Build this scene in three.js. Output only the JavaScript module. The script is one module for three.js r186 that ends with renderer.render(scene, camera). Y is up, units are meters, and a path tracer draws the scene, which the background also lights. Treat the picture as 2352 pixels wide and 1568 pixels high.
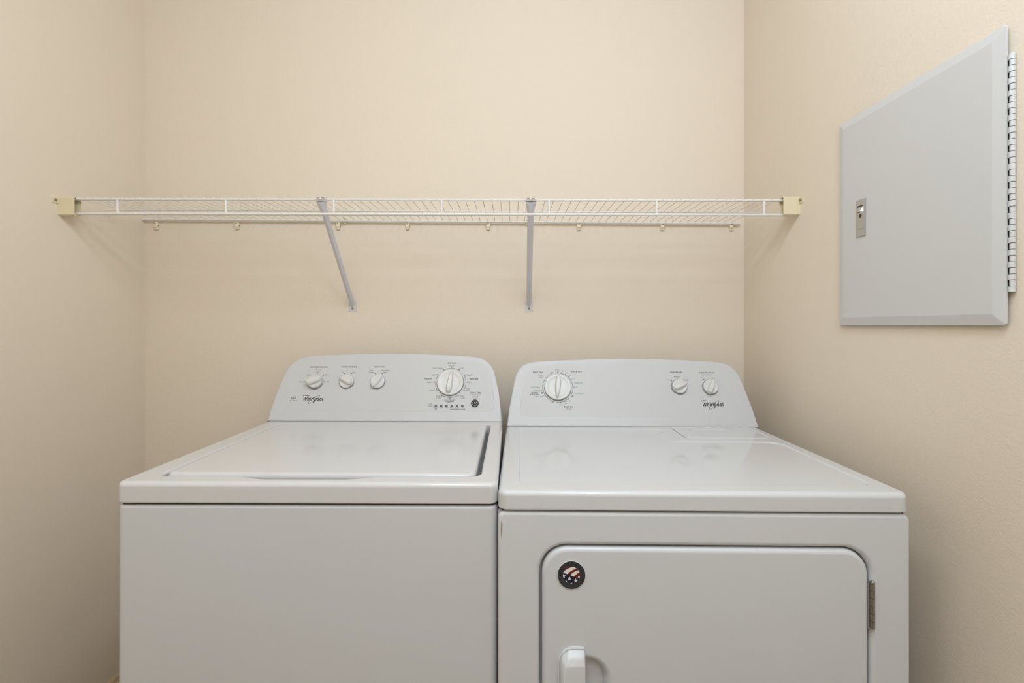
import * as THREE from 'three';
import { mergeGeometries, toCreasedNormals } from 'three/addons/utils/BufferGeometryUtils.js';

// ---------- camera ----------
const W = 2352, H = 1568, FOCAL = 1080;
const camera = new THREE.PerspectiveCamera(2 * Math.atan(H / 2 / FOCAL) * 180 / Math.PI, W / H, 0.02, 20);
camera.position.set(0, 1.207, 0);
camera.lookAt(0, 1.207, -1);
camera.setViewOffset(W, H, 4, 38, W, H);            // shift lens: upright walls stay upright
const scene = new THREE.Scene();
scene.background = new THREE.Color(0x000000);

// ---------- exposure ----------
const renderer = new THREE.WebGLRenderer({ antialias: true });
renderer.toneMapping = THREE.LinearToneMapping;
renderer.toneMappingExposure = 1.0;
renderer.shadowMap.enabled = true;

// ---------- lamps (four unseen ceiling lights, added to spread and soften the light; each glows and carries its own light) ----------
const ADDED_LAMPS = [
  { x: -0.3, z: -0.32, r: 0.19, power: 1.2, tint: [0.89, 0.955, 1.02], label: 'added unseen round frosted ceiling lamp over the front of the washing machine' },
  { x: 0.35, z: -0.32, r: 0.19, power: 1.6, tint: [0.81, 0.96, 1.16], label: 'added unseen round frosted ceiling lamp over the front of the dryer' },
  { x: -0.3, z: 0.3, r: 0.19, power: 1.2, tint: [0.89, 0.955, 1.02], label: 'added unseen round frosted ceiling lamp in the left rear of the room' },
  { x: 0.35, z: 0.3, r: 0.19, power: 1.8, tint: [0.81, 0.96, 1.16], label: 'added unseen round frosted ceiling lamp in the right rear of the room' },
];

// ---------- helpers ----------
const ROOM = { x0: -1.282, x1: 0.82, z0: -1.65, z1: 1.35, h: 2.44 };
const names = {};
function numbered(n) { names[n] = (names[n] ?? -1) + 1; return names[n] ? n + '_' + String(names[n]).padStart(3, '0') : n; }
function thing(name, label, category, pos, group) {
  const o = new THREE.Group(); o.name = numbered(name); o.position.set(...pos); scene.add(o);
  o.userData = { label, category }; if (group) o.userData.group = group;
  return o;
}
function mesh(name, geo, mat, parent) {
  const m = new THREE.Mesh(Array.isArray(geo) ? join(geo) : geo, mat); m.name = name; m.castShadow = m.receiveShadow = true; parent.add(m); return m;
}
function join(list) {
  return mergeGeometries(list.map((g) => {
    const q = g.index ? g.toNonIndexed() : g;
    for (const k of Object.keys(q.attributes)) if (!['position', 'normal', 'uv'].includes(k)) q.deleteAttribute(k);
    return q;
  }));
}
function structure(name, geo, mat) { const m = mesh(name, geo, mat, scene); m.userData = { kind: 'structure' }; return m; }
function box(x0, y0, z0, x1, y1, z1) {
  const g = new THREE.BoxGeometry(x1 - x0, y1 - y0, z1 - z0); g.translate((x0 + x1) / 2, (y0 + y1) / 2, (z0 + z1) / 2);
  return metric(g);
}
function metric(g) {                                  // uv in metres, by the face's direction
  const p = g.attributes.position, n = g.attributes.normal, uv = g.attributes.uv;
  for (let i = 0; i < p.count; i++) {
    const ax = Math.abs(n.getX(i)), ay = Math.abs(n.getY(i)), az = Math.abs(n.getZ(i));
    if (ax > ay && ax > az) uv.setXY(i, p.getZ(i), p.getY(i)); else if (ay > az) uv.setXY(i, p.getX(i), p.getZ(i)); else uv.setXY(i, p.getX(i), p.getY(i));
  }
  return g;
}
function rod(a, b, r, seg = 10) {
  const A = new THREE.Vector3(...a), B = new THREE.Vector3(...b), d = B.clone().sub(A);
  const g = new THREE.CylinderGeometry(r, r, d.length(), seg);
  g.applyQuaternion(new THREE.Quaternion().setFromUnitVectors(new THREE.Vector3(0, 1, 0), d.normalize()));
  g.translate((A.x + B.x) / 2, (A.y + B.y) / 2, (A.z + B.z) / 2);
  return g;
}
// outline = list of [x, y, nx, ny], counter-clockwise, normals outward
function rrect(x0, y0, x1, y1, r, n = 8) {
  const R = Array.isArray(r) ? r : [r, r, r, r], out = [];      // corners: bottom-left, bottom-right, top-right, top-left
  const c = [[x0, y0, 1, 1, Math.PI], [x1, y0, -1, 1, Math.PI * 1.5], [x1, y1, -1, -1, 0], [x0, y1, 1, -1, Math.PI / 2]];
  c.forEach(([x, y, sx, sy, a0], k) => {
    const q = Math.max(R[k], 1e-5);
    for (let i = 0; i <= n; i++) { const a = a0 + (i / n) * Math.PI / 2; out.push([x + sx * q + q * Math.cos(a), y + sy * q + q * Math.sin(a), Math.cos(a), Math.sin(a)]); }
  });
  return out;
}
function poly(pts) {                                  // smooth outline through points
  const n = pts.length;
  return pts.map(([x, y], i) => {
    const a = pts[(i + n - 1) % n], b = pts[(i + 1) % n];
    const d1 = [x - a[0], y - a[1]], d2 = [b[0] - x, b[1] - y], l1 = Math.hypot(...d1), l2 = Math.hypot(...d2);
    let nx = d1[1] / l1 + d2[1] / l2, ny = -d1[0] / l1 - d2[0] / l2; const l = Math.hypot(nx, ny);
    nx /= l; ny /= l;
    return [x, y, nx, ny];
  });
}
// a rounded rectangle stepped inward: its corner radius shrinks with the inset, then stays a sharp mitre
function stepped(w, h, r, profile) {
  const P = [], N = [], U = [], ring = profile.map(([ins, z, no, nu]) => rrect(-w + ins, -h + ins, w - ins, h - ins, Math.max(r - ins, 2e-4), 5).map(([x, y, a, b]) => [x, y, z, a * no, b * no, nu])), n = ring[0].length;
  for (let k = 0; k + 1 < ring.length; k++) for (let i = 0; i < n; i++) { const j = (i + 1) % n; for (const v of [ring[k][i], ring[k][j], ring[k + 1][j], ring[k][i], ring[k + 1][j], ring[k + 1][i]]) { P.push(v[0], v[1], v[2]); N.push(v[3], v[4], v[5]); U.push(v[0], v[1]); } }
  cap(ring[ring.length - 1], [], profile[profile.length - 1][1], 1, P, N, U); cap(ring[0], [], profile[0][1], -1, P, N, U);
  return geom(P, N, U);
}
const circle = (r, n = 40, cx = 0, cy = 0) => Array.from({ length: n }, (_, i) => { const a = i / n * 2 * Math.PI; return [cx + r * Math.cos(a), cy + r * Math.sin(a), Math.cos(a), Math.sin(a)]; });
// profile = list of [inset, z, nOut, nUp]; consecutive equal-position entries make a crease
const round = (z0, z1, r, n = 5) => { const p = [[0, z0, 1, 0]]; for (let i = 0; i <= n; i++) { const a = i / n * Math.PI / 2; p.push([r * (1 - Math.cos(a)), z1 - r + r * Math.sin(a), Math.cos(a), Math.sin(a)]); } return p; };
const hollow = (z0, z1, r, n = 5) => round(z0, z1, r, n).map(([i, z, a, b]) => [i, z, a, b]);
function strip(outline, prof, sign, P, N, U) {
  const n = outline.length, ring = prof.map(([ins, z, no, nu]) => outline.map(([x, y, nx, ny]) => [x - sign * nx * ins, y - sign * ny * ins, z, sign * nx * no, sign * ny * no, nu]));
  for (let k = 0; k + 1 < ring.length; k++) for (let i = 0; i < n; i++) {
    const j = (i + 1) % n, a = ring[k][i], b = ring[k][j], c = ring[k + 1][j], d = ring[k + 1][i];
    for (const v of sign > 0 ? [a, b, c, a, c, d] : [a, c, b, a, d, c]) { P.push(v[0], v[1], v[2]); N.push(v[3], v[4], v[5]); U.push(v[0], v[1]); }
  }
  return ring[ring.length - 1];
}
function cap(loop, holes, z, up, P, N, U) {
  const v = (l) => l.map((p) => new THREE.Vector2(p[0], p[1])), c = v(loop), h = holes.map((q) => v(q).reverse()), all = [c, ...h].flat();
  for (const f of THREE.ShapeUtils.triangulateShape(c, h)) for (const i of up > 0 ? f : [f[0], f[2], f[1]]) { P.push(all[i].x, all[i].y, z); N.push(0, 0, up); U.push(all[i].x, all[i].y); }
}
function geom(P, N, U) {
  const g = new THREE.BufferGeometry();
  g.setAttribute('position', new THREE.Float32BufferAttribute(P, 3)); g.setAttribute('normal', new THREE.Float32BufferAttribute(N, 3)); g.setAttribute('uv', new THREE.Float32BufferAttribute(U, 2));
  return g;
}
// a plate standing up along z: outer profile, holes with their own profile, front cap (and back cap)
function slab(outline, profile, holes = [], holeProfile = null, back = true, warp = null) {
  const P = [], N = [], U = [], top = strip(outline, profile, 1, P, N, U), n0 = P.length, hs = holes.map((h) => strip(h, holeProfile ?? profile, -1, P, N, U));
  if (warp) for (let i = n0; i < P.length; i += 3) { const w = warp(P[i + 1]); P[i + 2] *= w; N[i] *= w; N[i + 1] *= w; }
  const z = profile[profile.length - 1][1]; cap(top, hs, z, 1, P, N, U);
  if (back) { const z0 = profile[0][1], i0 = profile[0][0]; cap(outline.map(([x, y, nx, ny]) => [x - nx * i0, y - ny * i0]), holes.map((h) => h.map(([x, y]) => [x, y])), z0, -1, P, N, U); }
  return geom(P, N, U);
}
function plate(outline, z) { const P = [], N = [], U = []; cap(outline, [], z, 1, P, N, U); return geom(P, N, U); }
const lay = (g) => g.rotateX(-Math.PI / 2);           // slab lying flat: outline y runs to the back
let seed = 7; const rnd = () => { seed = (seed * 1664525 + 1013904223) >>> 0; return seed / 4294967296; };

// ---------- materials ----------
function noiseField(n, cells) {                       // periodic value noise
  const g = new Float32Array(cells * cells).map(() => rnd()), out = new Float32Array(n * n);
  for (let y = 0; y < n; y++) for (let x = 0; x < n; x++) {
    const u = x / n * cells, v = y / n * cells, i = Math.floor(u), j = Math.floor(v), s = (t) => t * t * (3 - 2 * t), a = s(u - i), b = s(v - j), q = (p, r) => g[(r % cells) * cells + (p % cells)];
    out[y * n + x] = (q(i, j) * (1 - a) + q(i + 1, j) * a) * (1 - b) + (q(i, j + 1) * (1 - a) + q(i + 1, j + 1) * a) * b;
  }
  return out;
}
function bumpTexture(n, layers, size, shape) {
  const sum = new Float32Array(n * n); for (const [cells, w] of layers) { const f = noiseField(n, cells); for (let i = 0; i < sum.length; i++) sum[i] += w * f[i]; }
  const d = new Uint8Array(n * n * 4); for (let i = 0; i < sum.length; i++) { const v = Math.max(0, Math.min(255, 255 * shape(sum[i]))); d[4 * i] = d[4 * i + 1] = d[4 * i + 2] = v; d[4 * i + 3] = 255; }
  const t = new THREE.DataTexture(d, n, n); t.wrapS = t.wrapT = THREE.RepeatWrapping; t.magFilter = THREE.LinearFilter; t.repeat.set(1 / size, 1 / size); t.needsUpdate = true; return t;
}
const smooth = THREE.MathUtils.smoothstep;
const wallBump = bumpTexture(1024, [[210, 0.5], [320, 0.35], [80, 0.15]], 0.62, (v) => smooth(v, 0.25, 0.75));
const std = (color, roughness, more = {}) => new THREE.MeshPhysicalMaterial({ color: new THREE.Color().setRGB(...color), roughness, ...more });
const M = {
  wall: std([0.83, 0.725, 0.592], 0.9, { bumpMap: wallBump, bumpScale: 0.00016 }),
  ceiling: std([0.84, 0.81, 0.75], 0.95),
  floor: std([0.30, 0.22, 0.13], 0.5),
  trim: std([0.62, 0.48, 0.31], 0.45),
  enamel: std([0.655, 0.65, 0.65], 0.45, { clearcoat: 0.8, clearcoatRoughness: 0.1 }),
  dryerEnamel: std([0.65, 0.66, 0.665], 0.42, { clearcoat: 0.9, clearcoatRoughness: 0.065 }),
  dryerFront: std([0.65, 0.665, 0.68], 0.45, { clearcoat: 0.3, clearcoatRoughness: 0.2 }),
  enamelFront: std([0.635, 0.64, 0.65], 0.45, { clearcoat: 0.3, clearcoatRoughness: 0.2 }),
  plastic: std([0.60, 0.60, 0.605], 0.4),
  knob: std([0.69, 0.685, 0.655], 0.35),
  seam: std([0.20, 0.20, 0.20], 0.6),
  rust: std([0.24, 0.21, 0.15], 0.7),
  gap_shade_ring: std([0.33, 0.33, 0.33], 0.5),  // grey of the painted shadow ring around each knob
  dark: std([0.03, 0.03, 0.03], 0.5),
  button: std([0.035, 0.035, 0.033], 0.15),
  chrome: std([0.56, 0.57, 0.57], 0.32, { metalness: 1 }),
  steel: std([0.36, 0.36, 0.32], 0.3, { metalness: 1 }),
  panel: std([0.66, 0.655, 0.64], 0.4),
  hinge: std([0.68, 0.69, 0.685], 0.4),
  wire: std([0.80, 0.78, 0.74], 0.35),
  brace: std([0.70, 0.69, 0.72], 0.4),
  cream: std([0.90, 0.795, 0.545], 0.6, { transmission: 0.12, thickness: 0 }),
  clip: std([0.88, 0.78, 0.58], 0.5),
  screw: std([0.30, 0.27, 0.2], 0.4, { metalness: 0.8 }),
};

// ---------- the room ----------
{
  const { x0, x1, z0, z1, h } = ROOM, t = 0.1;
  structure('floor', box(x0 - t, -t, z0 - t, x1 + t, 0, z1 + t), M.floor);
  structure('ceiling', box(x0 - t, h, z0 - t, x1 + t, h + t, z1 + t), M.ceiling);
  structure('wall_back', box(x0 - t, 0, z0 - t, x1 + t, h, z0), M.wall);
  structure('wall_left', box(x0 - t, 0, z0, x0, h, z1), M.wall);
  structure('wall_right', box(x1, 0, z0, x1 + t, h, z1), M.wall);
  structure('wall_front', box(x0 - t, 0, z1, x1 + t, h, z1 + t), M.wall);
  // baseboards: moulded cap, bead and flat face; outline is (out of the wall, height)
  const prof = [[0, 0], [0.013, 0], [0.013, 0.044], [0.0155, 0.046], [0.0155, 0.0495], [0.012, 0.0515], [0.009, 0.058], [0.0085, 0.063], [0.0065, 0.068], [0.003, 0.0705], [0, 0.071]];
  const board = (len) => new THREE.ExtrudeGeometry(new THREE.Shape(prof.map(([a, b]) => new THREE.Vector2(a, b))), { depth: len, bevelEnabled: false, steps: 1 });
  const left = board(z1 - z0); left.translate(x0, 0, z0); structure('baseboard_left', left, M.trim);
  const right = board(z1 - z0); right.rotateY(Math.PI); right.translate(x1, 0, z1); structure('baseboard_right', right, M.trim);
  const back = board(x1 - x0 - 0.034); back.rotateY(-Math.PI / 2); back.translate(x1 - 0.017, 0, z0); structure('baseboard_back', back, M.trim);
}
for (const L of ADDED_LAMPS) {
  const tint = new THREE.Color().setRGB(...L.tint);
  const o = thing('added_ceiling_lamp', L.label, 'lamp', [L.x, ROOM.h, L.z]);
  mesh('lamp_base', lay(slab(circle(L.r + 0.012, 48), round(-0.02, 0, 0.004))).translate(0, 0, 0), M.ceiling, o);
  const dome = new THREE.LatheGeometry(Array.from({ length: 14 }, (_, i) => { const a = i / 13 * Math.PI / 2; return new THREE.Vector2(Math.max(1e-4, L.r * Math.sin(a)), -0.02 - 0.055 * Math.cos(a)); }), 48);
  mesh('lamp_shade', dome, new THREE.MeshStandardMaterial({ color: 0xf4f1ea, roughness: 0.6, emissive: tint, emissiveIntensity: 2.5 }), o);
  const light = new THREE.PointLight(tint, L.power, 0, 2); light.name = 'lamp_light';      // sits inside the frosted dome
  light.position.set(0, -0.045, 0); light.castShadow = true; light.shadow.radius = L.r * 0.85 / 0.02; light.shadow.mapSize.set(1024, 1024);
  o.add(light);
}

// ---------- printed control fascias ----------
const FW = 0.70, FH = 0.21875, PPM = 2048 / FW;
function fascia(texts, dots, extra) {
  const c = document.createElement('canvas'); c.width = 2048; c.height = 640; const g = c.getContext('2d');
  g.fillStyle = '#e7e7e6'; g.fillRect(0, 0, 2048, 640);
  const X = (s) => (s / 1000 + FW / 2) * PPM, Y = (t) => 640 - t / 1000 * PPM, k = PPM / 1000;
  g.textAlign = 'center'; g.textBaseline = 'middle';
  for (const [s, x, y, size, kind] of texts) {
    g.fillStyle = kind === 1 ? '#38383c' : kind === 3 ? '#b08085' : kind === 2 ? '#0c0c0c' : '#626266';
    g.font = (kind === 1 ? 'bold ' : kind === 2 ? 'italic bold ' : '') + (size * k).toFixed(1) + 'px sans-serif';
    g.save(); g.translate(X(x), Y(y)); if (kind === 2) g.transform(1, -0.12, -0.25, 1, 0, 0); g.fillText(s, 0, 0); g.restore();
  }
  g.fillStyle = '#3c3c40';
  for (const [x, y] of dots) { g.beginPath(); g.arc(X(x), Y(y), 1.25 * k, 0, 7); g.fill(); }
  const arc = (x, y, r, a0, a1, w = 1.0, col = '#4c4a4a') => { g.strokeStyle = col; g.lineWidth = w * k; g.beginPath(); g.arc(X(x), Y(y), r * k, a0 * Math.PI / 180, a1 * Math.PI / 180); g.stroke(); };
  const logo = (x, y, w) => {                          // black word mark with an ellipse ring through it and a dotted arc above
    g.save(); g.translate(X(x), Y(y)); const u = w * k; g.fillStyle = '#131313';
    g.font = 'bold ' + (u * 0.235).toFixed(1) + 'px sans-serif'; const m = g.measureText('Whirlpool').width;
    g.save(); g.transform(u / m, 0, -0.09 * u / m, 1.06, 0, 0); g.fillText('Whirlpool', 0, 0); g.restore();
    g.strokeStyle = '#6f6f6d'; g.lineWidth = u * 0.017; g.save(); g.translate(u * 0.045, u * 0.03); g.rotate(-0.66); g.beginPath(); g.ellipse(0, 0, u * 0.315, u * 0.075, 0, 0, 7); g.stroke(); g.restore();
    g.strokeStyle = '#141414'; g.lineWidth = u * 0.03; g.beginPath(); g.moveTo(u * 0.07, u * 0.15); g.lineTo(u * 0.045, u * 0.2); g.stroke();
    g.fillStyle = '#2c2c2c'; for (const q of [-0.52, -0.255]) { g.beginPath(); g.arc(q * u, -u * 0.165, u * 0.021, 0, 7); g.fill(); }
    g.strokeStyle = '#777'; g.lineWidth = u * 0.014; g.beginPath(); g.ellipse(-u * 0.388, -u * 0.155, u * 0.12, u * 0.045, 0, Math.PI * 1.08, Math.PI * 1.92); g.stroke();
    g.strokeStyle = '#555'; g.lineWidth = u * 0.03; g.beginPath(); g.ellipse(-u * 0.385, -u * 0.135, u * 0.1, u * 0.04, 0, Math.PI * 1.3, Math.PI * 1.8); g.stroke();
    g.restore();
  };
  extra({ g, X, Y, k, arc, logo });
  const t = new THREE.CanvasTexture(c); t.colorSpace = THREE.SRGBColorSpace; t.anisotropy = 8; return t;
}
const washerPrint = fascia([["WASH TEMPERATURE",-225.9,170.7,5.6,1],["w/Cold Rinse",-225.3,163.5,3.6,0],["Cool",-225.8,155.5,5.4,0],["Cold",-254.4,145.1,5.4,0],["Warm",-196.4,146.1,5.4,0],["Tap Cold",-268.5,122.4,5.4,0],["Hot",-189.9,123.5,5.4,0],["FABRIC SOFTENER",-131.1,171.9,5.6,1],["No",-147.3,153.6,5.2,0],["Yes",-114.2,154.4,5.2,0],["WATER LEVEL",-35,172.2,5.6,1],["Auto",-58,160.6,5.2,0],["Sensing",-58.6,154.6,5.2,0],["Deep Water",-14.7,160.7,5.2,0],["Wash",-15.1,154.7,5.2,0],["Normal",191.1,185.4,7.4,1],["Regular",190.2,176.4,5.6,0],["Super Heavy",147,168.7,5.6,0],["Light",223.4,169,5.6,0],["Light",136.3,146.8,5.6,0],["Casual",119.9,134.1,7,1],["Regular",126.6,122.5,5.6,0],["Heavy",135.1,96.9,5.6,0],["Regular",248.3,146.7,5.6,0],["Delicate",261.5,133.8,7,1],["Light",250.6,122.5,5.6,0],["Hand",244.8,102.8,5.6,0],["Wash",245.4,96.8,5.6,0],["Drain",154.9,78.7,5.6,0],["& Spin",156.2,72.7,5.6,0],["Rinse",227.5,78.7,5.6,0],["& Spin",228.6,73,5.6,0],["Clean Washer",191,66.7,5.4,0],["with",181.4,61.4,4.2,0],["affresh",194,61.4,5.6,2],["Cycle",132.3,54.6,5.4,0],["Status",132.5,48.9,5.4,0],["Sensing",150.2,42,4.4,1],["Fill",150.5,37.6,4.4,1],["Wash",166.4,42,4.4,1],["Rinse",182.3,42.1,4.4,1],["Final",198.1,42.1,4.4,1],["Spin",197.9,37.7,4.4,1],["Cycle",214,42.2,4.4,1],["Complete",213.2,37.8,4.4,1],["Lid",230.5,42.2,4.4,1],["Locked",231.5,37.8,4.4,1],["Start / Stop",269.2,89.8,6,1],["Lid must be closed",267.2,85.5,3.9,0],["for washer to operate",268.6,82.2,3.7,0],["Hold 3 Sec",269.3,77.6,4,3],["to Cancel",268.9,73.3,4,3],["high efficiency",-285.7,63.2,4,0]], [[-225.8,150.2],[-245.5,142.4],[-206.5,142.8],[-199.1,123.6],[-253.9,122.7],[-141.4,149.9],[-120,149.9],[-45.8,150.2],[-24.2,150.2],[190.5,170.7],[166.1,163.9],[215.4,164],[147.1,146.8],[140.6,122.6],[147.2,96.9],[233.9,146.6],[241,122.4],[234,97.2],[165.9,78.5],[216.2,78.9],[191,72.2]], ({ g, X, Y, k, arc, logo }) => {
  for (const [a0, a1] of [[-124, -56], [-33, 33], [55, 126], [147, 214]]) arc(191, 121, 47, a0, a1);
  logo(-225, 68.6, 61);
  g.lineWidth = 1.3 * k; g.strokeStyle = '#4a4542'; g.beginPath(); g.arc(X(-288.5), Y(70.4), 2.7 * k, 0.5, 5.6); g.quadraticCurveTo(X(-284), Y(68), X(-281), Y(70.5)); g.arc(X(-281), Y(72.6), 2.4 * k, 1.4, -1.9, true); g.stroke();
});
const dryerPrint = fascia([["Auto Dry",-273.2,168.4,7.2,1],["OFF",-229.3,166.1,5.4,1],["Heavy",-212.6,177.3,5,0],["Duty",-212.8,172.2,5.2,0],["70",-197.2,171.8,5.2,0],["60",-183.9,165.7,5.2,0],["50",-173.2,158.2,5.2,0],["40",-164.5,147,5.2,0],["Timed Dry",-155.3,170.5,7.2,1],["Damp Dry",-149.2,133.9,5.6,0],["30",-156.9,120.5,5.2,0],["Cool Down",-149.7,100.5,5.6,0],["OFF",-170.6,92.1,5.4,1],["30",-179.3,76.9,5.2,0],["20",-191,70.1,5.2,0],["10",-204.4,66.3,5.2,0],["Fluff Air",-182.9,59.6,7,1],["No Heat",-182.8,53.1,4.6,0],["OFF",-229.4,72.8,5.4,1],["More Dry",-270.1,90.8,5.6,0],["ENERGY",-283.5,102.2,5.2,1],["PREFERRED",-282.6,96.8,5.2,1],["Less Dry",-276.5,109.6,5.6,0],["Cool Down",-281.2,119.8,5.6,0],["Wrinkle",-263.6,156.2,5,0],["Shield",-263.7,151.4,5,0],["TEMPERATURE",151.1,168.2,5.6,1],["Medium",151.7,154.2,5.4,0],["Low",124.8,144,5.4,0],["High",179.8,144.1,5.4,0],["PUSH TO START",243.1,167.1,6,1],["End of Cycle Signal",242.9,160.7,4.2,0],["Off",226.2,149.9,5.2,0],["On",262.2,149,5.2,0]], [[-212.5,167],[-200.6,165.9],[-188.3,161.1],[-178.8,154],[-170.7,144],[-164.4,120.5],[-261.2,110.2],[-255.4,94.3],[-183.2,82.3],[-193.5,75.7],[-205.8,72.2],[151.7,148.5],[133.3,141.1],[171.3,141.2],[231.1,145.2],[256.5,145.2]], ({ g, X, Y, k, arc, logo }) => {
  for (const [a0, a1] of [[-100, 30], [42, 98], [107, 249]]) arc(-213, 119.5, 46, a0, a1);
  logo(246, 68.3, 62);
  g.save(); g.translate(X(-261.9), Y(101.5)); g.rotate(-0.5); g.fillStyle = '#1c1c1c'; g.beginPath(); g.ellipse(0, 0, 3.4 * k, 2 * k, 0, 0, 7); g.fill(); g.strokeStyle = '#e7e7e6'; g.lineWidth = 0.5 * k; g.beginPath(); g.moveTo(-3 * k, 0.5 * k); g.lineTo(2.4 * k, -0.3 * k); g.stroke(); g.restore();
});

// ---------- control console shared by both machines: built in the plane of its leaning face ----------
const LEAN = 25 * Math.PI / 180;
function consoleOn(root, x, y, z, half, print, w) {
  const c = new THREE.Group(); c.name = 'control_console'; c.position.set(x, y, z); c.rotation.x = -LEAN; root.add(c);
  const side = half.slice(0, -1), outline = poly([[-half[0][0], -0.03], [half[0][0], -0.03], ...half, ...side.slice().reverse().map(([a, b]) => [-a, b])]);
  const fh = [[0.3265, 0.046], [0.3235, 0.075], [0.319, 0.107], [0.3135, 0.14], [0.3065, 0.163], [0.294, 0.179], [0.27, 0.187], [0.2, 0.193], [0.1, 0.197], [0, 0.1985]];
  const low = [[0.311, 0.0315], [0.318, 0.0328], [0.3235, 0.0365], [0.326, 0.041]];
  const ordered = poly([[-0.311, 0.0315], ...low, ...fh, ...fh.slice(0, -1).reverse().map(([a, b]) => [-a, b]), ...low.slice(1).reverse().map(([a, b]) => [-a, b])]);
  const fade = (t) => 1 - smooth(t, 0.045, 0.16);
  const body = slab(outline, round(-0.075, 0, 0.004), [ordered], [[0, -0.003, 1, 0], ...round(-0.003, 0, 0.0018, 4).slice(1)], false, fade);
  mesh('console_body', body, M.plastic, c);
  const f = plate(ordered.map(([a, b, nx, ny]) => [a + nx * 0.003, b + ny * 0.003]), -0.0016), uv = f.attributes.uv;
  for (let i = 0; i < uv.count; i++) { f.attributes.position.setZ(i, 0.00005 - 0.0016 * fade(uv.getY(i))); uv.setXY(i, (uv.getX(i) + FW / 2) / FW, uv.getY(i) / FH); }
  mesh('control_fascia', f, new THREE.MeshPhysicalMaterial({ color: new THREE.Color().setRGB(0.76, 0.76, 0.765), map: print, roughness: 0.42, specularIntensity: 0.6 }), c);
  mesh('seam_gasket', box(-w, -0.004, -0.004, w, 0.0011, 0.0008), M.seam, c);
  return c;
}
// a turning knob: dark ring and shaft that paint the shade of the gap, dished skirt and a raised grip; angle = direction of the pointer
function knob(parent, name, x, y, r, gripLen, gripWide, rise, angle, tall = 0.017, pointed = 0, ring = 0.0018) {
  const k = new THREE.Group(); k.name = name; k.position.set(x, y, -0.0008); parent.add(k);
  mesh('gap_shade_ring', slab(circle(r + 0.0008, 44), round(-0.001, 0.0004, 0.0002, 2)), M.gap_shade_ring, k); mesh('shaft', slab(circle(r * 0.82, 44), round(0, 0.003, 0.0005, 2)), M.seam, k); if (ring) r -= ring;
  const t = tall, rim = r * 0.9;
  const P = [], N = [], U = [];
  const prof = [[0, 0.0025, 1, 0], ...round(0.0025, t, 0.0026, 4).slice(1), [r - rim + 0.001, t, 0, 1], [r - rim + 0.004, t - 0.0012, -0.25, 0.97], [r * 0.45, t - 0.0016, 0, 1]];
  const last = strip(circle(r, 56), prof, 1, P, N, U); cap(last, [], t - 0.0016, 1, P, N, U);
  mesh('skirt', geom(P, N, U), M.knob, k);
  const L = gripLen / 2, w = gripWide / 2, pts = [];
  for (let i = 0; i < 36; i++) {
    const a = i / 36 * 2 * Math.PI, cx = Math.cos(a), sx = Math.sin(a), q = pointed ? Math.sign(sx) * Math.pow(Math.abs(sx), 1.35) : Math.sign(sx) * Math.pow(Math.abs(sx), 0.8);
    pts.push([L * cx, w * q * (1 - 0.3 * cx)]);
  }
  // the grip narrows to a soft ridge: every step is the outline scaled about its middle
  const steps = [[1.03, 1.06, t - 0.0035], [1, 1, t + rise * 0.3], [0.97, 0.9, t + rise * 0.62], [0.92, 0.72, t + rise * 0.86], [0.85, 0.48, t + rise * 0.97], [0.76, 0.2, t + rise]], Q = [];
  const ring2 = steps.map(([gx, gy, z]) => pts.map(([px, py]) => [px * gx, py * gy, z]));
  for (let n = 0; n + 1 < ring2.length; n++) for (let i = 0; i < 36; i++) { const j = (i + 1) % 36; for (const v of [ring2[n][i], ring2[n][j], ring2[n + 1][j], ring2[n][i], ring2[n + 1][j], ring2[n + 1][i]]) Q.push(...v); }
  cap(ring2[5], [], t + rise, 1, Q, [], []);
  let gg = new THREE.BufferGeometry(); gg.setAttribute('position', new THREE.Float32BufferAttribute(Q, 3)); gg.setAttribute('uv', new THREE.Float32BufferAttribute(new Float32Array(Q.length / 3 * 2), 2)); gg = toCreasedNormals(gg, 1.1);
  const grip = mesh('grip', gg, M.knob, k); grip.rotation.z = angle;
  return k;
}

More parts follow.
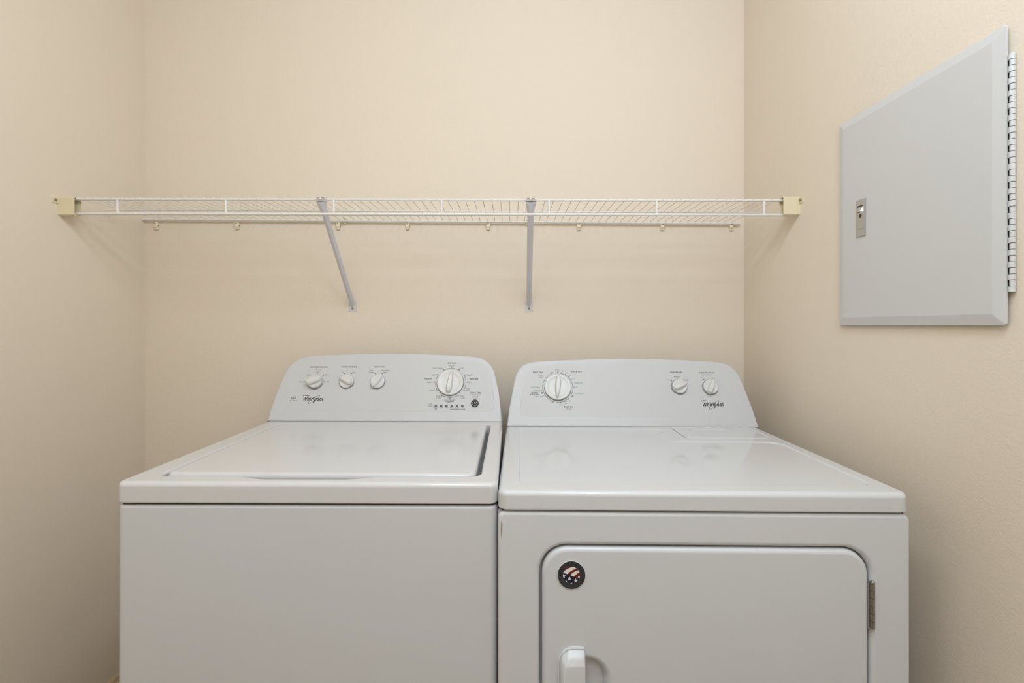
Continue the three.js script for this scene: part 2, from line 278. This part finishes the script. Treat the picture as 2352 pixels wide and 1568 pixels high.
// ---------- washing machine ----------
{
  const o = thing('washing_machine', 'white top-loading washing machine with a closed lid, left of the two machines', 'washing machine', [-0.3753, 0, -0.86]);
  o.rotation.z = -0.17 * Math.PI / 180;
  const hw = 0.3493, ht = 0.8765, top = 0.9195;
  mesh('cabinet', lay(slab(rrect(-hw, 0.0, hw, 0.66, [0.014, 0.014, 0.01, 0.01]), round(0.02, ht, 0.006))), M.enamelFront, o);
  for (const [x, z] of [[-0.3, 0.05], [0.3, 0.05], [-0.3, 0.6], [0.3, 0.6]]) mesh('foot', rod([x, 0.001, -z], [x, 0.03, -z], 0.02, 16), M.dark, o);
  mesh('seam_gasket', box(-hw + 0.008, ht - 0.004, -0.65, hw - 0.008, ht + 0.006, -0.007), M.dark, o);
  // top: deck with a rounded well, scooped at the front for the fingers
  const wx0 = -0.298, wx1 = 0.3155, wy0 = 0.036, wy1 = 0.503, scoop = 0.017;
  const well = [];
  for (const p of rrect(wx0, wy0, wx1, wy1, [0.02, 0.024, 0.016, 0.016])) well.push(p);
  const front = []; for (let i = 0; i <= 40; i++) { const x = -0.15 + 0.285 * i / 40, e = Math.min(smooth(x, -0.15, -0.085), 1 - smooth(x, 0.06, 0.135)); front.push([x, wy0 - scoop * e]); }
  const wp = poly([...well.slice(0, 9).map((p) => [p[0], p[1]]), ...front, ...well.slice(9).map((p) => [p[0], p[1]])]);
  const deck = slab(rrect(-hw - 0.0005, -0.003, hw + 0.0005, 0.665, [0.016, 0.016, 0.01, 0.01]), [[0.006, ht + 0.003, 0.5, -0.8], [0.001, ht + 0.006, 1, -0.2], ...round(ht + 0.008, top, 0.009, 6)], [wp], round(top - 0.03, top, 0.005, 5));
  mesh('top_panel', [lay(deck)], M.enamel, o);
  mesh('well_shade_floor', lay(plate(wp.map(([x, y, a, b]) => [x + a * 0.004, y + b * 0.004]), top - 0.024)), M.seam, o);  // well floor coloured dark to paint in the shade of the lid gap
  const lid = mesh('lid', lay(slab(rrect(wx0 + 0.006, wy0 + 0.007, wx1 - 0.0095, wy1 - 0.006, [0.016, 0.02, 0.012, 0.012]), round(top - 0.021, top + 0.0025, 0.0095, 7))), M.enamel, o);
  for (const s of [-1, 1]) mesh('lid_hinge', rod([s * 0.25, top - 0.008, -wy1 + 0.004], [s * 0.27, top - 0.008, -wy1 + 0.004], 0.004), M.plastic, lid);
  const c = consoleOn(o, -0.0027, top, -0.542, [[0.350, -0.004], [0.3475, 0.035], [0.343, 0.075], [0.338, 0.105], [0.332, 0.13], [0.326, 0.155], [0.318, 0.174], [0.308, 0.187], [0.295, 0.197], [0.280, 0.204], [0.262, 0.2085], [0.2, 0.2125], [0.1, 0.2165], [0, 0.218]], washerPrint, 0.349);
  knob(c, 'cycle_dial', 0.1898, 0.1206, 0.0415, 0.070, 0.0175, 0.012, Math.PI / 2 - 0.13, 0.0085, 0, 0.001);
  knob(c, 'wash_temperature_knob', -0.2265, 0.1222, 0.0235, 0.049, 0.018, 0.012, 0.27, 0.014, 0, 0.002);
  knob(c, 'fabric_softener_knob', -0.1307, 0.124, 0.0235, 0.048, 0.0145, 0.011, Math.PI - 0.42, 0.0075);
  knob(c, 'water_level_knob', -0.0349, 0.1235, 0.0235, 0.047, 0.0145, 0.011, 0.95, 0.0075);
  const b = mesh('start_button', slab(circle(0.0107, 36), [[-0.0008, 0, 1, 0], [-0.0008, 0.0025, 0.9, 0.4], [0.0012, 0.0035, 0.2, 1], [0.002, 0.0032, -0.2, 1], [0.005, 0.0042, 0.25, 0.97], [0.009, 0.005, 0.05, 1]]), M.button, c);
  b.position.set(0.2677, 0.0562, -0.0016);
  for (const [x, y] of [[149.8,48],[166,48.1],[181.9,48.1],[198,48.2],[213.9,48.2],[229.7,48.3]]) { const l = mesh('indicator_light', slab(rrect(-0.0042, -0.0017, 0.0042, 0.0017, 0.0016, 4), round(0, 0.0009, 0.0005, 2)), M.dark, c); l.position.set(x / 1000, y / 1000, -0.0016); }
}

// ---------- dryer ----------
const dryer = thing('clothes_dryer', 'white front-loading clothes dryer with a square door and side handle, right of the two machines', 'dryer', [0.343, 0, -0.8385]);
dryer.rotation.y = -1.1 * Math.PI / 180;
{
  const o = dryer, hw = 0.366, ht = 0.8715, top = 0.9095;
  mesh('cabinet', lay(slab(rrect(-hw, 0.02, hw, 0.68, [0.004, 0.004, 0.01, 0.01]), round(0.02, ht - 0.004, 0.004))), M.dryerFront, o);
  for (const [x, z] of [[-0.3, 0.06], [0.3, 0.06], [-0.3, 0.6], [0.3, 0.6]]) mesh('foot', rod([x, 0.001, -z], [x, 0.03, -z], 0.02, 16), M.dark, o);
  const dx0 = -0.2905, dx1 = 0.2965, dy0 = 0.2, dy1 = 0.8115, dr = 0.05;
  mesh('front_panel', slab(rrect(-hw, 0.02, hw, ht, [0.012, 0.012, 0.014, 0.014]), round(-0.0205, 0, 0.007, 6), [rrect(dx0, dy0, dx1, dy1, dr, 12)], round(-0.02, 0, 0.009, 6), false), M.dryerFront, o);
  mesh('seam_gasket', box(-hw + 0.008, ht - 0.004, -0.66, hw - 0.008, ht + 0.006, -0.007), M.dark, o);
  const chip = mesh('rust_mark', slab(poly([[-0.3592, 0.822], [-0.3578, 0.838], [-0.3572, 0.848], [-0.3582, 0.857], [-0.3596, 0.851], [-0.3598, 0.838]]), [[0, -0.0005, 1, 0], [0, 0.00015, 1, 0]]), M.rust, o); chip.userData.label = 'brown worn streak';
  // door: plate with a finger pocket, and a proud grip beside it
  const d = new THREE.Group(); d.name = 'door'; o.add(d);
  const pocket = rrect(-0.212, 0.43, -0.1735, 0.6045, [0.004, 0.034, 0.034, 0.004], 10);
  const gap = 0.0035;
  mesh('door_panel', [slab(rrect(dx0 + gap + 0.001, dy0 + gap, dx1 - gap, dy1 - gap * 0.8, dr - 0.004, 12), round(-0.0195, 0.001, 0.009, 7), [pocket], [[0, -0.017, 1, 0], [0, -0.012, 0.8, 0.6], [0.004, -0.005, 0.75, 0.66], ...[1, 2, 3].map((i) => [0.004 + i * 0.003, -0.005 + 0.006 * Math.sin(i / 3 * Math.PI / 2), 0.7 - i * 0.2, 0.7 + i * 0.09])], false), plate(pocket.map(([x, y, a, b]) => [x + a * 0.003, y + b * 0.003]), -0.0165)], M.dryerFront, d);
  const grip = rrect(-0.258, 0.42, -0.2115, 0.6315, [0.028, 0.001, 0.001, 0.028], 10);
  const P = [], steps = [[0, 0, 0], [0, 0, 0.0024], [0.0018, 0.0018, 0.0032], [0.0034, 0.0036, 0.0022], [0.006, 0.0085, 0.0115], [0.0088, 0.0145, 0.0175], [0.0105, 0.02, 0.02], [0.0115, 0.0235, 0.0205]];
  // the right side of the grip is cut straight: it steps in at the left, top and bottom only
  const ring = steps.map(([sx, sy, z]) => grip.map(([x, y, a, b]) => [a > 0.001 ? x : x - a * sx, y - b * sy, z]));
  for (let k = 0; k + 1 < ring.length; k++) for (let i = 0; i < grip.length; i++) { const j = (i + 1) % grip.length; for (const v of [ring[k][i], ring[k][j], ring[k + 1][j], ring[k][i], ring[k + 1][j], ring[k + 1][i]]) P.push(...v); }
  cap(ring[ring.length - 1], [], 0.0205, 1, P, [], []);
  let hg = new THREE.BufferGeometry(); hg.setAttribute('position', new THREE.Float32BufferAttribute(P, 3)); hg.setAttribute('uv', new THREE.Float32BufferAttribute(new Float32Array(P.length / 3 * 2), 2)); hg = toCreasedNormals(hg, 0.7);
  const h = mesh('handle', hg, M.dryerFront, d); h.position.z = 0.001;
  // knuckled hinge beside the door
  const hz = new THREE.Group(); hz.name = 'door_hinge'; o.add(hz);
  hz.position.set(0.2975, 0.7515, 0.0015);
  const len = 0.0815, n = 6;
  for (let i = 0; i < n; i++) { const y1 = -i * len / n, y2 = -(i + 1) * len / n + 0.0006; mesh('knuckle', rod([0, y1, 0], [0, y2, 0], 0.0039, 16), M.steel, hz); }
  mesh('hinge_cap', new THREE.SphereGeometry(0.0038, 16, 8), M.steel, hz);
  mesh('hinge_leaf', box(-0.0062, -len, -0.006, -0.001, 0, -0.0015), M.chrome, hz);
  // top: deck with a shallow embossed field, and the lint-filter door at the right rear
  const ex0 = -0.325, ex1 = 0.329, ey0 = 0.043, ey1 = 0.505, nx = 0.07, ny = 0.362, r = 0.02;
  const e = [], arcp = (cx, cy, q, a0, a1) => { for (let i = 0; i <= 6; i++) { const a = (a0 + (a1 - a0) * i / 6) * Math.PI / 180; e.push([cx + q * Math.cos(a), cy + q * Math.sin(a)]); } };
  arcp(ex0 + r, ey0 + r, r, 180, 270); arcp(ex1 - r, ey0 + r, r, 270, 360); arcp(ex1 - 0.03, ny - 0.03, 0.03, 0, 90); arcp(nx + 0.012, ny + 0.012, 0.012, 270, 180); arcp(nx - r, ey1 - r, r, 0, 90); arcp(ex0 + r, ey1 - r, r, 90, 180);
  const em = poly(e), lintHole = rrect(0.113, 0.405, 0.336, 0.528, 0.006, 4);
  const deck = slab(rrect(-hw + 0.0005, -0.003, hw - 0.001, 0.68, [0.018, 0.018, 0.01, 0.01]), [[0.006, ht + 0.002, 0.5, -0.8], [0.001, ht + 0.005, 1, -0.2], ...round(ht + 0.007, top, 0.0095, 6)], [em, lintHole], round(top - 0.008, top, 0.005, 6));
  mesh('top_panel', [lay(deck), lay(plate(em.map(([x, y, a, b]) => [x + a * 0.004, y + b * 0.004]), top - 0.0022)), lay(plate(lintHole, top - 0.007))], M.dryerEnamel, o);
  const lint = rrect(0.1155, 0.408, 0.3335, 0.5265, 0.007, 5), dish = rrect(0.158, 0.446, 0.258, 0.512, [0.02, 0.006, 0.006, 0.02], 6);
  mesh('lint_filter_door', [lay(slab(lint, round(top - 0.006, top - 0.0004, 0.003, 4), [dish], [[0, top - 0.006, 1, 0], [0.002, top - 0.0035, 0.5, 0.85], [0.006, top - 0.0004, 0.1, 1]], false)), lay(plate(dish, top - 0.0045))], M.dryerEnamel, o);
  const c = consoleOn(o, 0.003, top, -0.534, [[0.3665, -0.004], [0.3635, 0.025], [0.359, 0.061], [0.3525, 0.097], [0.347, 0.13], [0.341, 0.158], [0.332, 0.1775], [0.318, 0.191], [0.298, 0.2], [0.278, 0.2035], [0.235, 0.2065], [0.115, 0.2115], [0, 0.2135]], dryerPrint, 0.3655);
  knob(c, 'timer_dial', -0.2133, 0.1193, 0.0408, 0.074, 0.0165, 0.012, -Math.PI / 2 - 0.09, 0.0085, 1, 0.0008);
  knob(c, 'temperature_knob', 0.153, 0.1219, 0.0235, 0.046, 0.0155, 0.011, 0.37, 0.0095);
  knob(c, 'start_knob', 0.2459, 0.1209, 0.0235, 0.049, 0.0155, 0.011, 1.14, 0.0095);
}

// ---------- round magnet on the dryer door ----------
{
  const c = document.createElement('canvas'); c.width = c.height = 512; const g = c.getContext('2d'), R = 256, S = 256 / 525;
  const X = (x) => R + (x - 835) * S, Y = (y) => R + (y - 815) * S;
  g.fillStyle = '#d6d3cf'; g.fillRect(0, 0, 512, 512);
  g.fillStyle = '#33353a'; g.beginPath(); g.arc(R, R, 245, 0, 7); g.fill();
  for (let i = 0; i < 9; i++) { g.strokeStyle = i % 2 ? '#2c2e33' : '#3b3d40'; g.lineWidth = 3; g.beginPath(); g.arc(R, R, 175 + i * 7, 0.1, 2.6); g.stroke(); }
  g.save(); g.beginPath(); g.arc(X(832), Y(806), 312 * S, 0, 7); g.clip();
  g.fillStyle = '#6e1514'; g.fillRect(0, 0, 512, 512);
  const band = (pts) => { g.beginPath(); g.moveTo(X(pts[0]), Y(pts[1])); g.quadraticCurveTo(X(pts[2]), Y(pts[3]), X(pts[4]), Y(pts[5])); g.lineTo(X(pts[6]), Y(pts[7])); g.quadraticCurveTo(X(pts[8]), Y(pts[9]), X(pts[10]), Y(pts[11])); g.closePath(); g.fill(); };
  g.fillStyle = '#e4e2dc'; band([500, 760, 640, 560, 910, 500, 1030, 580, 810, 620, 680, 790]); band([780, 830, 890, 680, 1090, 630, 1130, 710, 1000, 760, 915, 880]);
  g.fillStyle = '#0f1230'; g.beginPath(); g.moveTo(X(500), Y(725)); g.lineTo(X(680), Y(775)); g.lineTo(X(930), Y(870)); g.lineTo(X(1160), Y(960)); g.lineTo(X(1160), Y(1160)); g.lineTo(X(480), Y(1160)); g.closePath(); g.fill();
  const star = (x, y, r, t = 0) => { g.fillStyle = '#e8e6e0'; g.beginPath(); for (let i = 0; i < 10; i++) { const a = t - Math.PI / 2 + i * Math.PI / 5, q = (i % 2 ? 0.42 : 1) * r * S; g.lineTo(X(x) + q * Math.cos(a), Y(y) + q * Math.sin(a)); } g.closePath(); g.fill(); };
  star(760, 938, 88); star(985, 1015, 84, 0.1); star(545, 850, 96, 0.1); star(1110, 890, 70, 0.4); star(640, 1060, 60, 0.5); star(832, 1120, 48);
  g.restore();
  g.textAlign = 'center'; g.textBaseline = 'middle'; g.font = 'bold 78px sans-serif';
  'AMERICA'.split('').forEach((ch, i) => { const a = (-178 + i * 22.5) * Math.PI / 180; g.save(); g.translate(R + 200 * Math.cos(a), R + 200 * Math.sin(a)); g.rotate(a + Math.PI / 2); g.fillStyle = ch === 'E' ? '#5a2422' : '#14142e'; g.fillText(ch, 0, 0); g.restore(); });
  const t = new THREE.CanvasTexture(c); t.colorSpace = THREE.SRGBColorSpace;
  const face = new THREE.MeshPhysicalMaterial({ map: t, roughness: 0.35 });
  const o = thing('round_magnet', 'round dark magnet with a stars and stripes emblem and AMERICA lettering on the dryer door', 'magnet', [0, 0, 0]);
  dryer.updateMatrixWorld(true); o.position.copy(dryer.localToWorld(new THREE.Vector3(-0.2335, 0.760, 0.0012))); o.rotation.y = dryer.rotation.y;
  mesh('magnet_body', slab(circle(0.0257, 48), round(0, 0.0014, 0.0006, 3)), std([0.66, 0.65, 0.63], 0.4), o);
  const f = plate(circle(0.0251, 48), 0.0015), uv = f.attributes.uv; for (let i = 0; i < uv.count; i++) uv.setXY(i, uv.getX(i) / 0.0514 + 0.5, uv.getY(i) / 0.0514 + 0.5);
  mesh('printed_face', f, face, o);
}

// ---------- wire shelf ----------
const SH = { x0: -1.252, x1: 0.782, zf: -1.342, zm: -1.476, zb: -1.637 };
const at = (l, r) => (x) => l + (r - l) * (x + 1.251) / 2.031;
const yTop = at(1.5655, 1.562), yLow = at(1.5243, 1.5207), yBack = at(1.5745, 1.5602), yMid = (x) => yTop(x) * 0.55 + yBack(x) * 0.45 - 0.002;
{
  const C = [-0.235, 1.54, -1.49], o = thing('wire_shelf', 'long white coated wire shelf spanning the alcove above both machines', 'shelf', C);
  const L = (p) => [p[0] - C[0], p[1] - C[1], p[2] - C[2]], bar = (name, y, z, r, a, b) => mesh(name, rod(L([a, y(a), z]), L([b, y(b), z]), r, 14), M.wire, o);
  bar('front_rod', yTop, SH.zf, 0.0038, -1.262, 0.797); bar('front_rod', yLow, SH.zf, 0.0038, -1.262, 0.797);
  bar('middle_rod', yMid, SH.zm, 0.002, -1.266, 0.785); bar('rear_rod', yBack, SH.zb, 0.0038, -1.2815, 0.8);
  for (const u of [-1.1208, -0.8121, -0.5035, -0.1963, 0.1106, 0.4181, 0.7245]) mesh('strut', rod(L([u, yLow(u), SH.zf]), L([u, yTop(u), SH.zf]), 0.0036, 12), M.wire, o);
  for (let k = -48; k <= 30; k++) {
    const x = k * 0.0257 - 0.002, f = yTop(x) + 0.0046, b = yBack(x) + 0.0045;
    const pts = [[x, f - 0.0035, SH.zf + 0.0045], [x, f, SH.zf + 0.001], [x, (f + b) / 2, (SH.zf + SH.zb) / 2], [x, b, SH.zb - 0.002]];
    mesh('deck_wire', [0, 1, 2].map((i) => rod(L(pts[i]), L(pts[i + 1]), 0.0011, 8)), M.wire, o);
  }
}
// braces: folded V channel from the front rod down to the wall
function brace(xt, xb, label) {
  const yb = 1.279, zb = -1.6475, o = thing('shelf_brace', label, 'brace', [xb, 1.271, -1.65], 'diagonal braces under the wire shelf');
  const A = new THREE.Vector3(xt - xb, yTop(xt) - 0.0045 - 1.271, SH.zf + 1.65), B = new THREE.Vector3(0, yb - 1.271, zb + 1.65);
  const dir = B.clone().sub(A).normalize(), side = new THREE.Vector3(1, 0, 0), out = new THREE.Vector3().crossVectors(dir, side).normalize(); if (out.z < 0) out.negate();
  const N = 28, rings = [];
  for (let i = 0; i <= N; i++) {
    const t = i / N, w = (0.0093 + 0.0055 * Math.pow(Math.max(0, 1 - t / 0.14), 1.7)) * (t > 0.94 ? 1 - (t - 0.94) * 6 : 1), d = 0.0075 * smooth(t, -0.08, 0.1), p = A.clone().lerp(B, t), th = 0.0016;
    const q = (s, n) => p.clone().addScaledVector(side, s).addScaledVector(out, n);
    rings.push([q(-w, 0), q(-w * 0.25, d), q(w * 0.25, d), q(w, 0), q(w - th, -th * 0.5), q(w * 0.22, d - th * 1.2), q(-w * 0.22, d - th * 1.2), q(-w + th, -th * 0.5)]);
  }
  const P = []; for (let i = 0; i < N; i++) for (let j = 0; j < 8; j++) { const k = (j + 1) % 8; for (const v of [rings[i][j], rings[i][k], rings[i + 1][k], rings[i][j], rings[i + 1][k], rings[i + 1][j]]) P.push(v.x, v.y, v.z); }
  const g = new THREE.BufferGeometry(); g.setAttribute('position', new THREE.Float32BufferAttribute(P, 3)); g.setAttribute('uv', new THREE.Float32BufferAttribute(new Float32Array(P.length / 3 * 2), 2)); mesh('strut', toCreasedNormals(g, 0.45), M.brace, o);
  const sleeve = new THREE.CylinderGeometry(0.0054, 0.0054, 0.03, 16, 1, true, 0, Math.PI * 1.5); sleeve.rotateZ(Math.PI / 2); sleeve.translate(A.x, A.y + 0.0045, A.z);
  mesh('hook', sleeve, M.wire, o);
  for (const s of [-0.007, 0.007]) mesh('hook_slot', box(A.x + s - 0.0042, A.y + 0.0073, A.z + 0.0028, A.x + s + 0.0042, A.y + 0.0089, A.z + 0.0054), M.seam, o);
  const p = mesh('base_plate', slab(rrect(-0.0135, -0.018, 0.0135, 0.02, 0.001, 2), round(0.0003, 0.002, 0.0005, 2)), M.panel, o);
  const s = mesh('screw', slab(circle(0.0042, 16), round(0.002, 0.0042, 0.0015, 3)), M.screw, p); s.position.y = -0.006;
}
brace(-0.540, -0.553, 'pale grey steel shelf brace slanting to the left side, above the washing machine');
brace(0.0585, 0.0657, 'pale grey steel shelf brace standing upright at mid-shelf, above the gap between the machines');
// end brackets: open-ended cream boxes that hold the two front rods
function endBracket(sx, wallX, label) {
  const C = [wallX, 1.5445, -1.342], o = thing('shelf_end_bracket', label, 'bracket', C, 'cream end brackets of the wire shelf');
  const ol = rrect(-0.010, -0.0265, 0.012, 0.0255, 0.004, 4), il = rrect(-0.0085, -0.025, 0.0105, 0.024, 0.003, 4), len = 0.047;      // outline in (z, y)
  const P = [], N = [], U = [];
  strip(ol, [[0, 0, 1, 0], [0, len, 1, 0]], 1, P, N, U); strip(il, [[0, 0.002, 1, 0], [0, len, 1, 0]], -1, P, N, U); cap(ol, [il.map(([x, y]) => [x, y])], len, 1, P, N, U); cap(ol, [], 0.002, 1, P, N, U);
  const g = geom(P, N, U); g.rotateY(sx > 0 ? Math.PI / 2 : -Math.PI / 2); if (sx > 0) g.scale(1, 1, 1);
  mesh('housing', g, M.cream, o);
  const tab = slab(rrect(-0.02, -0.0085, 0.0, 0.0085, 0.003, 3), round(0, 0.0025, 0.0008, 2)); tab.rotateY(Math.PI / 2 * sx); if (sx > 0) tab.translate(0, 0.014, 0.008); else tab.translate(0, 0.014, 0.03 - 0.002);
  const t = mesh('screw_tab', sx > 0 ? tab : tab, M.cream, o);
  const s = slab(circle(0.0042, 16), round(0.0025, 0.0048, 0.0014, 3)); s.rotateY(Math.PI / 2 * sx); s.translate(0, 0.0145, 0.0185); mesh('screw', s, M.screw, t);
}
endBracket(1, ROOM.x0, 'cream plastic shelf end bracket screwed to the left wall');
endBracket(-1, ROOM.x1, 'cream plastic shelf end bracket screwed to the right wall');
// wall clips below the rear rod
{
  const make = (label, x, y, s) => {
    const o = thing('shelf_wall_clip', label, 'clip', [x, y, -1.65], 'cream wall clips along the rear shelf rod');
    mesh('clip_body', slab(rrect(-0.0078, -0.0105, 0.0078, 0.0125, [0.004, 0.004, 0.0076, 0.0076], 6), round(0.0003, 0.0135, 0.004, 4)), M.clip, o);
    mesh('clip_lip', slab(rrect(-0.0068, -0.0185, 0.0068, -0.0098, 0.002, 3), round(0.0003, 0.010, 0.003, 3)), M.clip, o);
    mesh('screw', slab(circle(0.0038, 14), [[0, 0.013, 1, 0], [0.0004, 0.0142, 0.4, 0.9], [0.0022, 0.0135, 0, 1]]), M.screw, o).position.y = 0.0045;
    mesh('locking_pin', rod([0.0068, -0.003, 0.006], [0.0092, -0.003, 0.006], 0.0022, 10), M.screw, o);
    o.scale.setScalar(s); return o;
  };
  const first = make('cream wall clip under the rear shelf rod, closest to the left wall', -1.2376, 1.5565, 0.88);
  const put = (x, y, label, s = 1) => { const q = first.clone(); q.name = numbered('shelf_wall_clip'); q.position.set(x, y, -1.65); q.scale.setScalar(s * 0.88); q.userData = { ...first.userData, label }; scene.add(q); };
  put(-0.955, 1.5575, 'cream wall clip under the rear shelf rod, second from the left wall');
  put(-0.6013, 1.5565, 'cream wall clip just right of the slanting brace, lower and left of the paired clips');
  put(-0.5785, 1.572, 'small cream wall clip sitting over the rear rod, upper and right of the paired clips', 0.85);
  put(-0.3584, 1.556, 'cream wall clip under the rear rod, first to the right of the paired clips');
  put(-0.0774, 1.5555, 'cream wall clip under the rear rod, next left of the upright brace');
  put(0.0575, 1.569, 'small cream wall clip mostly hidden behind the upright brace', 0.85);
  put(0.24, 1.554, 'cream wall clip under the rear rod, next right of the upright brace');
  put(0.5315, 1.5535, 'cream wall clip under the rear rod, second from the right wall');
  put(0.773, 1.553, 'cream wall clip at the capped right end of the rear rod');
}

// ---------- electrical panel on the right wall ----------
{
  const o = thing('electrical_panel', 'flat white metal breaker panel door with sloping edges, on the right wall', 'electrical panel', [ROOM.x1, 1.4525, -0.9642]);
  o.rotation.y = -Math.PI / 2;
  const w = 0.1953, h = 0.2467;
  mesh('backing_frame', box(-w + 0.012, -h + 0.012, 0, w - 0.014, h - 0.012, 0.0059), M.panel, o);
  const d = mesh('panel_door', stepped(w, h, 0.005, [[0.001, 0.0058, 0.9, -0.4], [0, 0.0064, 1, 0], [0, 0.0077, 1, 0], [0.0008, 0.0085, 0.7, 0.7], [0.0012, 0.0086, 0.2, 0.98], [0.019, 0.0127, 0.2, 0.98], [0.0192, 0.0127, 0, 1]]), M.panel, o);
  const lt = new THREE.Group(); lt.name = 'latch'; lt.position.set(-0.1168, 0.0005, 0.0127); o.add(lt);
  mesh('latch_plate', slab(rrect(-0.0142, -0.0425, 0.0142, 0.0425, 0.001, 2), round(-0.002, 0.0026, 0.0008, 2), [rrect(-0.0098, 0.0125, 0.0098, 0.0285, 0.001, 2)], [[0, -0.001, 1, 0], [0, 0.0026, 1, 0]], false), M.chrome, lt);
  mesh('latch_recess', box(-0.0098, 0.0125, -0.001, 0.0098, 0.0285, 0.0002), M.dark, lt);
  const tongue = new THREE.BufferGeometry();
  { const a = [[-0.0085, 0.0275, 0.0006], [0.0085, 0.0275, 0.0006], [0.005, 0.014, 0.0075], [-0.005, 0.014, 0.0075], [-0.0098, 0.0125, 0.001], [0.0098, 0.0125, 0.001]], f = [[0, 3, 2], [0, 2, 1], [0, 4, 3], [1, 2, 5], [4, 5, 2], [4, 2, 3]], P = [], uv = []; for (const t of f) for (const i of t) { P.push(...a[i]); uv.push(0, 0); } tongue.setAttribute('position', new THREE.Float32BufferAttribute(P, 3)); tongue.setAttribute('uv', new THREE.Float32BufferAttribute(uv, 2)); tongue.computeVertexNormals(); }
  mesh('latch_tongue', tongue, M.chrome, lt);
  mesh('keyhole', slab(circle(0.004, 16), round(0.002, 0.0031, 0.0003, 2)), M.dark, lt).position.y = 0.0045;
  mesh('latch_groove', box(-0.0098, -0.0262, 0.002, 0.0098, -0.0254, 0.0028), M.seam, lt);
  const hg = new THREE.Group(); hg.name = 'piano_hinge'; hg.position.set(w, 0, 0.0062); o.add(hg);
  const n = 39, top = 0.195, step = 0.388 / n;
  for (let i = 0; i < n; i++) {
    const y1 = top - i * step, y0 = y1 - step + 0.0011, c = i % 2 === 0 ? rod([0.0054, y0, -0.001], [0.0054, y1, -0.001], 0.0042, 16) : rod([0.0059, y0, -0.0012], [0.0059, y1, -0.0012], 0.0036, 16);
    mesh('knuckle', i % 2 === 0 ? [c, box(-0.006, y0, -0.0026, 0.0054, y1, -0.0005)] : c, M.hinge, hg);
  }
  mesh('hinge_leaf', box(-0.006, top - 0.387, -0.0060, 0.0052, top - 0.001, -0.0045), M.seam, hg);  // dark backing strip: paints the shade seen through the hinge gaps
  mesh('hinge_pin', rod([0.0054, top - 0.387, -0.001], [0.0054, top - 0.001, -0.001], 0.0028, 8), M.seam, hg);
}

renderer.render(scene, camera);
